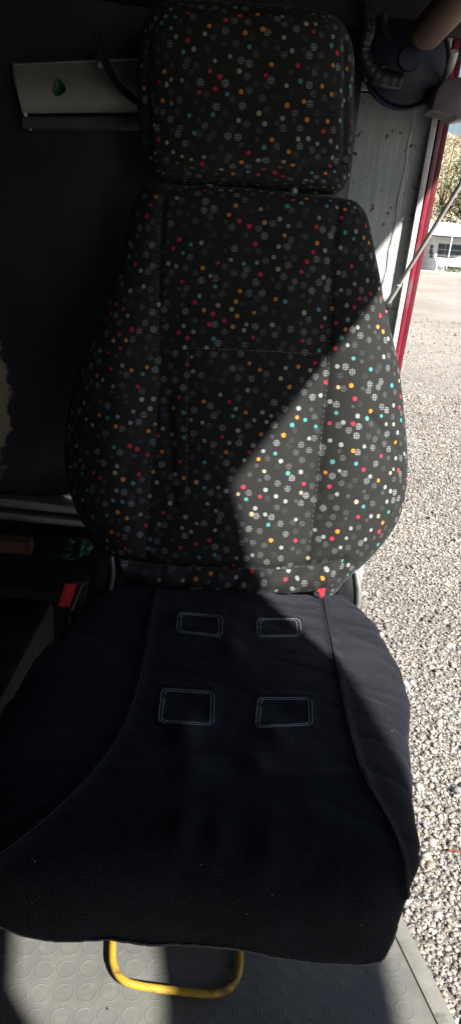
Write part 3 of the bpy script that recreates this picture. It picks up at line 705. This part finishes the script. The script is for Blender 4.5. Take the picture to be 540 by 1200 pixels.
# ================================================================= THINGS IN THE CAB
# aluminium housing on rear wall (upper left)
def housing():
    Y = 1.33; t = thing('aluminium_housing', 'long curved aluminium housing with a green spot at upper left of the rear wall', 'housing', aty(20, 140, Y))
    a, b = aty(20, 76, Y), aty(260, 66, Y); a2, b2 = aty(30, 134, Y), aty(260, 132, Y)
    n = 24; V = []; D = Vector((0, 1, 0))
    for k in range(n+1):
        s = k/n; bul = .022*math.sin(s*math.pi*.8); off = -D*bul
        V += [(a.lerp(a2, s)+off)[:], (b.lerp(b2, s)+off)[:]]
    V += [(a2+D*.07)[:], (b2+D*.07)[:], (a+D*.07)[:], (b+D*.07)[:]]
    m = n+3; Fc = [(2*k, 2*k+1, 2*((k+1) % m)+1, 2*((k+1) % m)) for k in range(m)]+[tuple(2*k for k in range(m))[::-1], tuple(2*k+1 for k in range(m))]
    sh = mk('curved_shell', V, Fc, paint('satin_aluminium', (.42, .42, .40), .06, .5, .35, scale=40, bump=.2), t); sh.data.set_sharp_from_angle(angle=R(35))
    mb = MB(); c1, c2 = aty(26, 137, Y-.018), aty(262, 135, Y-.018); mb.hexa([c1+Vector((0, 0, -.016)), c2+Vector((0, 0, -.016)), c2+Vector((0, .06, -.016)), c1+Vector((0, .06, -.016)), c1, c2, c2+Vector((0, .06, 0)), c1+Vector((0, .06, 0))], bev=.0015)
    mb.build('bottom_lip', paint('dull_lip', (.16, .16, .155), .2, .5, .5), t)
    mb = MB(); mb.tube([aty(15, 76, Y-.004), aty(118, 71, Y-.004), aty(262, 66, Y-.004)], .0022, 8); mb.build('top_bead', M['steel'], t)
    mb = MB(); mb.hexa([aty(x, y, Y+.0) for x, y in ((28, 150), (30, 134), (28, 134), (26, 150))]+[aty(x, y, Y+.04) for x, y in ((16, 78), (22, 76), (12, 76), (10, 78))]) if False else mb.tube([aty(17, 74, Y), aty(19, 95, Y-.01), aty(26, 120, Y-.012), aty(31, 138, Y-.008), aty(36, 152, Y)], .004, 8)
    mb.build('end_bracket', M['steel'], t)
    c_ = aty(70, 103, Y-.003); mb = MB(); V = []; n = 28
    tr = bvh(sh.data.vertices and [ (v.co+wl(sh))[:] for v in sh.data.vertices], [tuple(p.vertices) for p in sh.data.polygons])
    ring = []
    for k in range(n):
        an = 2*math.pi*k/n; rr = 1+.12*math.sin(3*an+1)+.06*math.sin(7*an)
        h, nn = cast(tr, 70+7*rr*math.cos(an), 103.5+9.5*rr*math.sin(an)); ring.append((h if h else c_)+Vector((0, -.003, 0)))
    h, _ = cast(tr, 70, 103.5); V = [p[:] for p in ring]+[((h or c_)+Vector((0, -.0035, 0)))[:]]+[(p+Vector((0, .004, 0)))[:] for p in ring]
    mk('green_sticker', V, [(k, (k+1) % n, n) for k in range(n)]+[(k, (k+1) % n, n+1+(k+1) % n, n+1+k) for k in range(n)], M['green'], t)
    mb = MB(); mb.tube([aty(117, 60, Y-.005), aty(117, 80, Y-.012)], .003, 8); mb.tube([aty(118, 76, Y-.02), aty(118, 76, Y+.0)], .0045, 8); mb.build('screw', M['steel'], t)
housing()
mb = MB()
for o_ in (0, 5): mb.tube(spline([aty(x+o_, y, 1.27+o_*.001) for x, y in [(112, 40), (121, 72), (134, 97), (150, 113), (165, 122), (200, 128)]], 8), .0032, 10)
tag(mb.build('black_cable', M['blackplastic'], loc=aty(112, 40, 1.27)), 'pair of black cables curving down over the aluminium housing', 'cable')
# stay rod
a = aty(452, 358, 1.40); b = aty(566, 172, 1.22)
rod = thing('stay_rod', 'slim pale metal stay rod slanting across the red door post', 'rod', a)
MB().tube([a, a.lerp(b, .16)], .0048, 14).build('rod_sleeve', M['rodpaint'], rod)
MB().tube([a.lerp(b, .15), b], .0036, 14).build('rod_shaft', M['rodpaint'], rod)
mb = MB(); mb.box(a, (.018, .02, .016), bev=.004); mb.tube([a, a+Vector((.0, .045, -.004))], .005, 10); mb.build('rod_joint', M['blackplastic'], rod)
# bent grab rail (pale) by the post top
g = aty(530, 66, 1.30)
tag(MB().tube(spline([aty(x, y, Y) for x, y, Y in [(532, 60, 1.30), (529, 72, 1.31), (524, 84, 1.33), (516, 103, 1.36), (508, 118, 1.39), (502, 126, 1.41)]], 6), [.006]*13+[.0035]*18, 12).build('grab_rail', M['gasket'], loc=g), 'short bent pale rail running down to the top of the red door post', 'rail')
# bracket box
mb = MB(); P = [(510, 108), (520, 92), (575, 86), (575, 134), (534, 141), (531, 136), (505, 129)]
mb.prism([aty(x, y, 1.30) for x, y in P], (0, .07, 0), bev=.004)
br = mb.build('metal_bracket', paint('mauve_grey_metal', (.17, .15, .16), .15, .4, .3, scale=20), loc=aty(505, 129, 1.30)); tag(br, 'angular mauve grey metal bracket above the door opening at top right', 'bracket')
# tan hose
tag(MB().tube(spline([aty(x, y, Y) for x, y, Y in [(500, 38, 1.30), (520, 15, 1.22), (560, -30, 1.1)]], 6), .024, 20).build('tan_tube', M['tan'], loc=aty(500, 38, 1.30)), 'thick tan tube hanging into the top right corner', 'tube')
# round black lamp / fan under header
fan = thing('round_housing', 'round blue black housing beneath the header beside the tan tube', 'housing', aty(475, 84, 1.36))
cc = aty(474, 74, 1.37); mb = MB()
mb.tube([cc+Vector((0, .04, 0)), cc+Vector((0, .0, 0)), cc+Vector((0, -.02, 0)), cc+Vector((0, -.03, 0))], [.06, .066, .06, .03], 36)
nav = paint('navy_plastic', (.010, .014, .035), .3, .5, scale=20)
mb.build('body', nav, fan)
rim = [cc+Vector((.066*math.cos(t), -.012, .066*math.sin(t))) for t in np.linspace(0, 2*math.pi, 41)]
MB().tube(rim, .0035, 8).build('rim', nav, fan)
mb = MB()
mb.tube([cc+Vector((0, -.02, 0)), cc+Vector((0, -.036, 0))], [.022, .016], 18); mb.build('cap', nav, fan)
# hanging black loom of hoses, top middle-right
for k, (lab, pts, r_) in enumerate((('thick black hose drooping beside the right side of the headrest', [(425, -20), (430, 30), (424, 62), (440, 88), (470, 96)], .013), ('thin black hose looping above the pale strip', [(455, -20), (448, 30), (462, 55), (452, 76), (425, 90)], .008))):
    P = spline([aty(x, y, 1.33+.02*k) for x, y in pts], 14); rr = [r_*(1+(.03 if i % 4 else -.02)) for i in range(len(P))]
    tag(MB().tube(P, rr, 14).build('hose', M['blackplastic'], loc=P[0]), lab, 'hose')
# green crumpled rag and brown wooden bar in the dark recess
def rag():
    c_ = aty(84, 642, 1.20); bm = bmesh.new(); bmesh.ops.create_icosphere(bm, subdivisions=4, radius=1)
    from mathutils import noise
    for v in bm.verts:
        q = v.co.copy(); k = 1+.35*noise.noise(q*2.1)+.14*noise.noise(q*6)
        v.co = Vector((q.x*.034*k, q.y*.03*k, q.z*.016*k))+c_
    MBx = MB().bmadd(bm); tag(MBx.build('green_rag', M['green'], loc=c_), 'small crumpled dark green cloth lying behind the buckle', 'cloth')
rag()
mb = MB(); mb.box(aty(-60, 632, 1.28), (.32, .03, .026), bev=.003); tag(mb.build('wooden_bar', M['brown'], loc=aty(-60, 632, 1.28)), 'dark brown wooden bar in the shadow under the sill rail', 'bar')
# ledge that carries rag and bar
mb = MB(); mb.box((-.55, 1.33, 1.275), (1.2, .26, .02), bev=.003); mb.build('ledge', M['header'], cab)
# ================================================================= BEYOND THE DOOR
def tree_at(x, y, h, cr, lab, leaf, nclump=160, seed=1, kind='tree'):
    rd = random.Random(seed); t = thing('broadleaf_tree', lab, 'tree', (x, y, 0), 'trees behind the yard')
    mb = MB(); top = Vector((x+rd.uniform(-.4, .4), y, h*.55)); mb.tube([(x, y, -.1), ((x+top.x)/2, y, h*.3), top], [.16, .12, .08], 8)
    tips = []
    for k in range(9):
        a = rd.uniform(0, 6.28); q = Vector((x, y, h*rd.uniform(.3, .5))); e = Vector((x+math.cos(a)*cr*.7, y+math.sin(a)*cr*.7, h*rd.uniform(.6, .95))); mb.tube([q, q.lerp(e, .5)+Vector((0, 0, .2)), e], [.06, .045, .02], 6); tips.append(e)
    mb.build('trunk', M['bark'], t)
    V = []; Fc = []
    for k in range(nclump):
        a = rd.uniform(0, 6.28); rr = cr*rd.random()**.5; zz = h*(.38+.62*rd.random()); rr *= math.sqrt(max(.05, 1-((zz-h*.62)/(h*.42))**2)); c_ = Vector((x+rr*math.cos(a), y+rr*math.sin(a), zz)); cs = cr*rd.uniform(.1, .24)
        for i in range(26):
            d_ = Vector((rd.gauss(0, 1), rd.gauss(0, 1), rd.gauss(0, .8)))*cs*.7; p = c_+d_; s = rd.uniform(.05, .12)
            u_ = Vector((rd.gauss(0, 1), rd.gauss(0, 1), rd.gauss(0, 1))).normalized(); w_ = u_.orthogonal().normalized(); b0 = len(V)
            V += [(p+u_*s)[:], (p+w_*s*.6)[:], (p-u_*s)[:], (p-w_*s*.6)[:]]; Fc.append((b0, b0+1, b0+2, b0+3))
    mk('crown', V, Fc, leaf, t, smooth=False)
tree_at(13.2, 50, 6.2, 2.1, 'olive green tree behind the white carport roof, nearest the door post', M['leaf'], seed=2)
tree_at(15.6, 52, 7.4, 2.5, 'taller olive tree behind the carport at the right edge', M['leaf'], seed=3)
tree_at(18.4, 54, 6.4, 2.3, 'pale dry leaved tree at the far right behind the carport', M['leafdry'], seed=4)
tree_at(14.6, 64, 8.5, 2.6, 'tan leaved tree on the slope behind the olive trees', M['leafdry'], seed=5)
tree_at(10.6, 60, 6.6, 2.2, 'bushy green tree behind the roof, hidden in part by the red post', M['leaf'], seed=6)
# carport
cp = thing('carport', 'long low white roofed carport across the yard', 'carport', (14, 45, 0))
mb = MB(); mb.hexa([(8, 43, 2.5), (26, 43, 2.5), (26, 49, 2.9), (8, 49, 2.9), (8, 43, 2.78), (26, 43, 2.78), (26, 49, 3.25), (8, 49, 3.25)], bev=.02); mb.build('roof', M['white'], cp)
for x in (8.6, 13.9, 17.9, 22, 25.6): MB().box((x, 43.3, 1.25), (.12, .12, 2.5), bev=.01).build('post', M['white'], cp)
MB().box((17, 49.2, 1.4), (18, .12, 2.8)).build('back_wall', paint('dim_back_wall', (.3, .31, .32), .2, .8), cp)
# van
vn = thing('parked_van', 'white panel van parked under the carport facing the yard', 'van', (11.1, 44.4, 0))
X = 11.1
bm = MB(); pr_ = [(43.0, .35), (43.0, .95), (43.25, 1.2), (43.75, 1.35), (44.35, 2.2), (44.7, 2.42), (48.2, 2.45), (48.3, 2.3), (48.3, .35)]
bm.prism([(X-.98, y, z) for y, z in pr_], (1.96, 0, 0), bev=.06); bm.build('body', M['white'], vn)
ws = MB(); ws.hexa([(X-.84, 43.74, 1.36), (X+.84, 43.74, 1.36), (X+.84, 43.82, 1.38), (X-.84, 43.82, 1.38), (X-.74, 44.26, 2.12), (X+.74, 44.26, 2.12), (X+.74, 44.34, 2.12), (X-.74, 44.34, 2.12)], bev=.01); ws.build('windscreen', M['glass'], vn)
for s in (-1, 1):
    MB().box((X+s*.985, 44.7, 1.72), (.02, .8, .5), bev=.008).build('side_window', M['glass'], vn)
    MB().box((X+s*.72, 42.99, .92), (.3, .06, .22), bev=.02).build('headlight', M['alu'], vn)
    MB().box((X+s*1.1, 44.0, 1.45), (.16, .1, .28), bev=.03).build('side_mirror', M['blackplastic'], vn)
    for y in (43.9, 47.3):
        wv = MB(); wv.tube([(X+s*.78, y, .34), (X+s*1.0, y, .34)], .34, 24); wo = wv.build('wheel', M['rubber'], vn)
        MB().tube([(X+s*.99, y, .34), (X+s*1.01, y, .34)], .19, 18).build('rim', M['alu'], wo)
MB().box((X, 42.98, .92), (1.0, .05, .14), bev=.01).build('grille', M['blackplastic'], vn)
MB().box((X, 42.95, .50), (1.86, .12, .24), bev=.04).build('bumper', M['blackplastic'], vn)
for o_ in (cp, vn): o_.location.z -= .8
# fence: posts and thin wires
fe = thing('wire_fence', 'wire mesh fence with slim white posts behind the kerb', 'fence', (9, 39.2, 0))
for i in range(10):
    x = 8.2+i*1.55; lean = .55 if i in (4,) else .04
    MB().tube([(x, 39.2, 0), (x+lean, 39.2, 2.05)], .032, 8).build('post', M['white'], fe)
mb = MB()
for k in range(7): mb.tube([(7.6, 39.2, .25+k*.28), (23, 39.2, .25+k*.28)], .006, 4)
for k in range(16): x = 7.6+k*.97; mb.tube([(x, 39.2, .1), (x, 39.2, 1.95)], .004, 4)
mb.build('wire_mesh', M['steel'], fe)
p0 = atz(524, 998, .02)
tag(MB().tube([p0, p0+Vector((.02, .004, .008)), p0+Vector((.045, -.004, .004))], [.003, .0035, .002], 8).build('twig', paint('rusty_twig', (.22, .06, .03), .3, .8, scale=60), loc=p0), 'small rusty brown twig lying on the gravel near the lower right edge', 'twig')
# weeds and flowering bushes along the kerb
def bush(x, y, w_, h, lab, mat, seed):
    rd = random.Random(seed); V = []; Fc = []
    for i in range(700):
        p = Vector((x+rd.gauss(0, .4)*w_, y+rd.gauss(0, .25), abs(rd.gauss(0, .45))*h)); s = rd.uniform(.02, .06); u_ = Vector((rd.gauss(0, 1), rd.gauss(0, 1), rd.gauss(0, 1)+.6)).normalized(); q = u_.orthogonal().normalized(); b0 = len(V)
        V += [(p+u_*s)[:], (p+q*s*.5)[:], (p-u_*s)[:], (p-q*s*.5)[:]]; Fc.append((b0, b0+1, b0+2, b0+3))
    tag(mk('bush', V, Fc, mat, loc=(x, y, 0), smooth=False), lab, 'bush', 'low plants along the kerb')
bush(10.0, 38.8, .8, .35, 'low green weeds at the kerb left of the van', M['leaf'], 1)
bush(11.4, 38.7, 1.0, .45, 'low green weeds at the kerb in front of the van', M['leaf'], 2)
bush(13.0, 38.7, .8, .9, 'pinkish flowering bush at the kerb right of the van', M['leafpink'], 3)
bush(14.4, 38.7, .9, .6, 'green bush at the kerb beyond the pinkish one', M['leaf'], 4)
sc.render.resolution_x = 460; sc.render.resolution_y = 1024
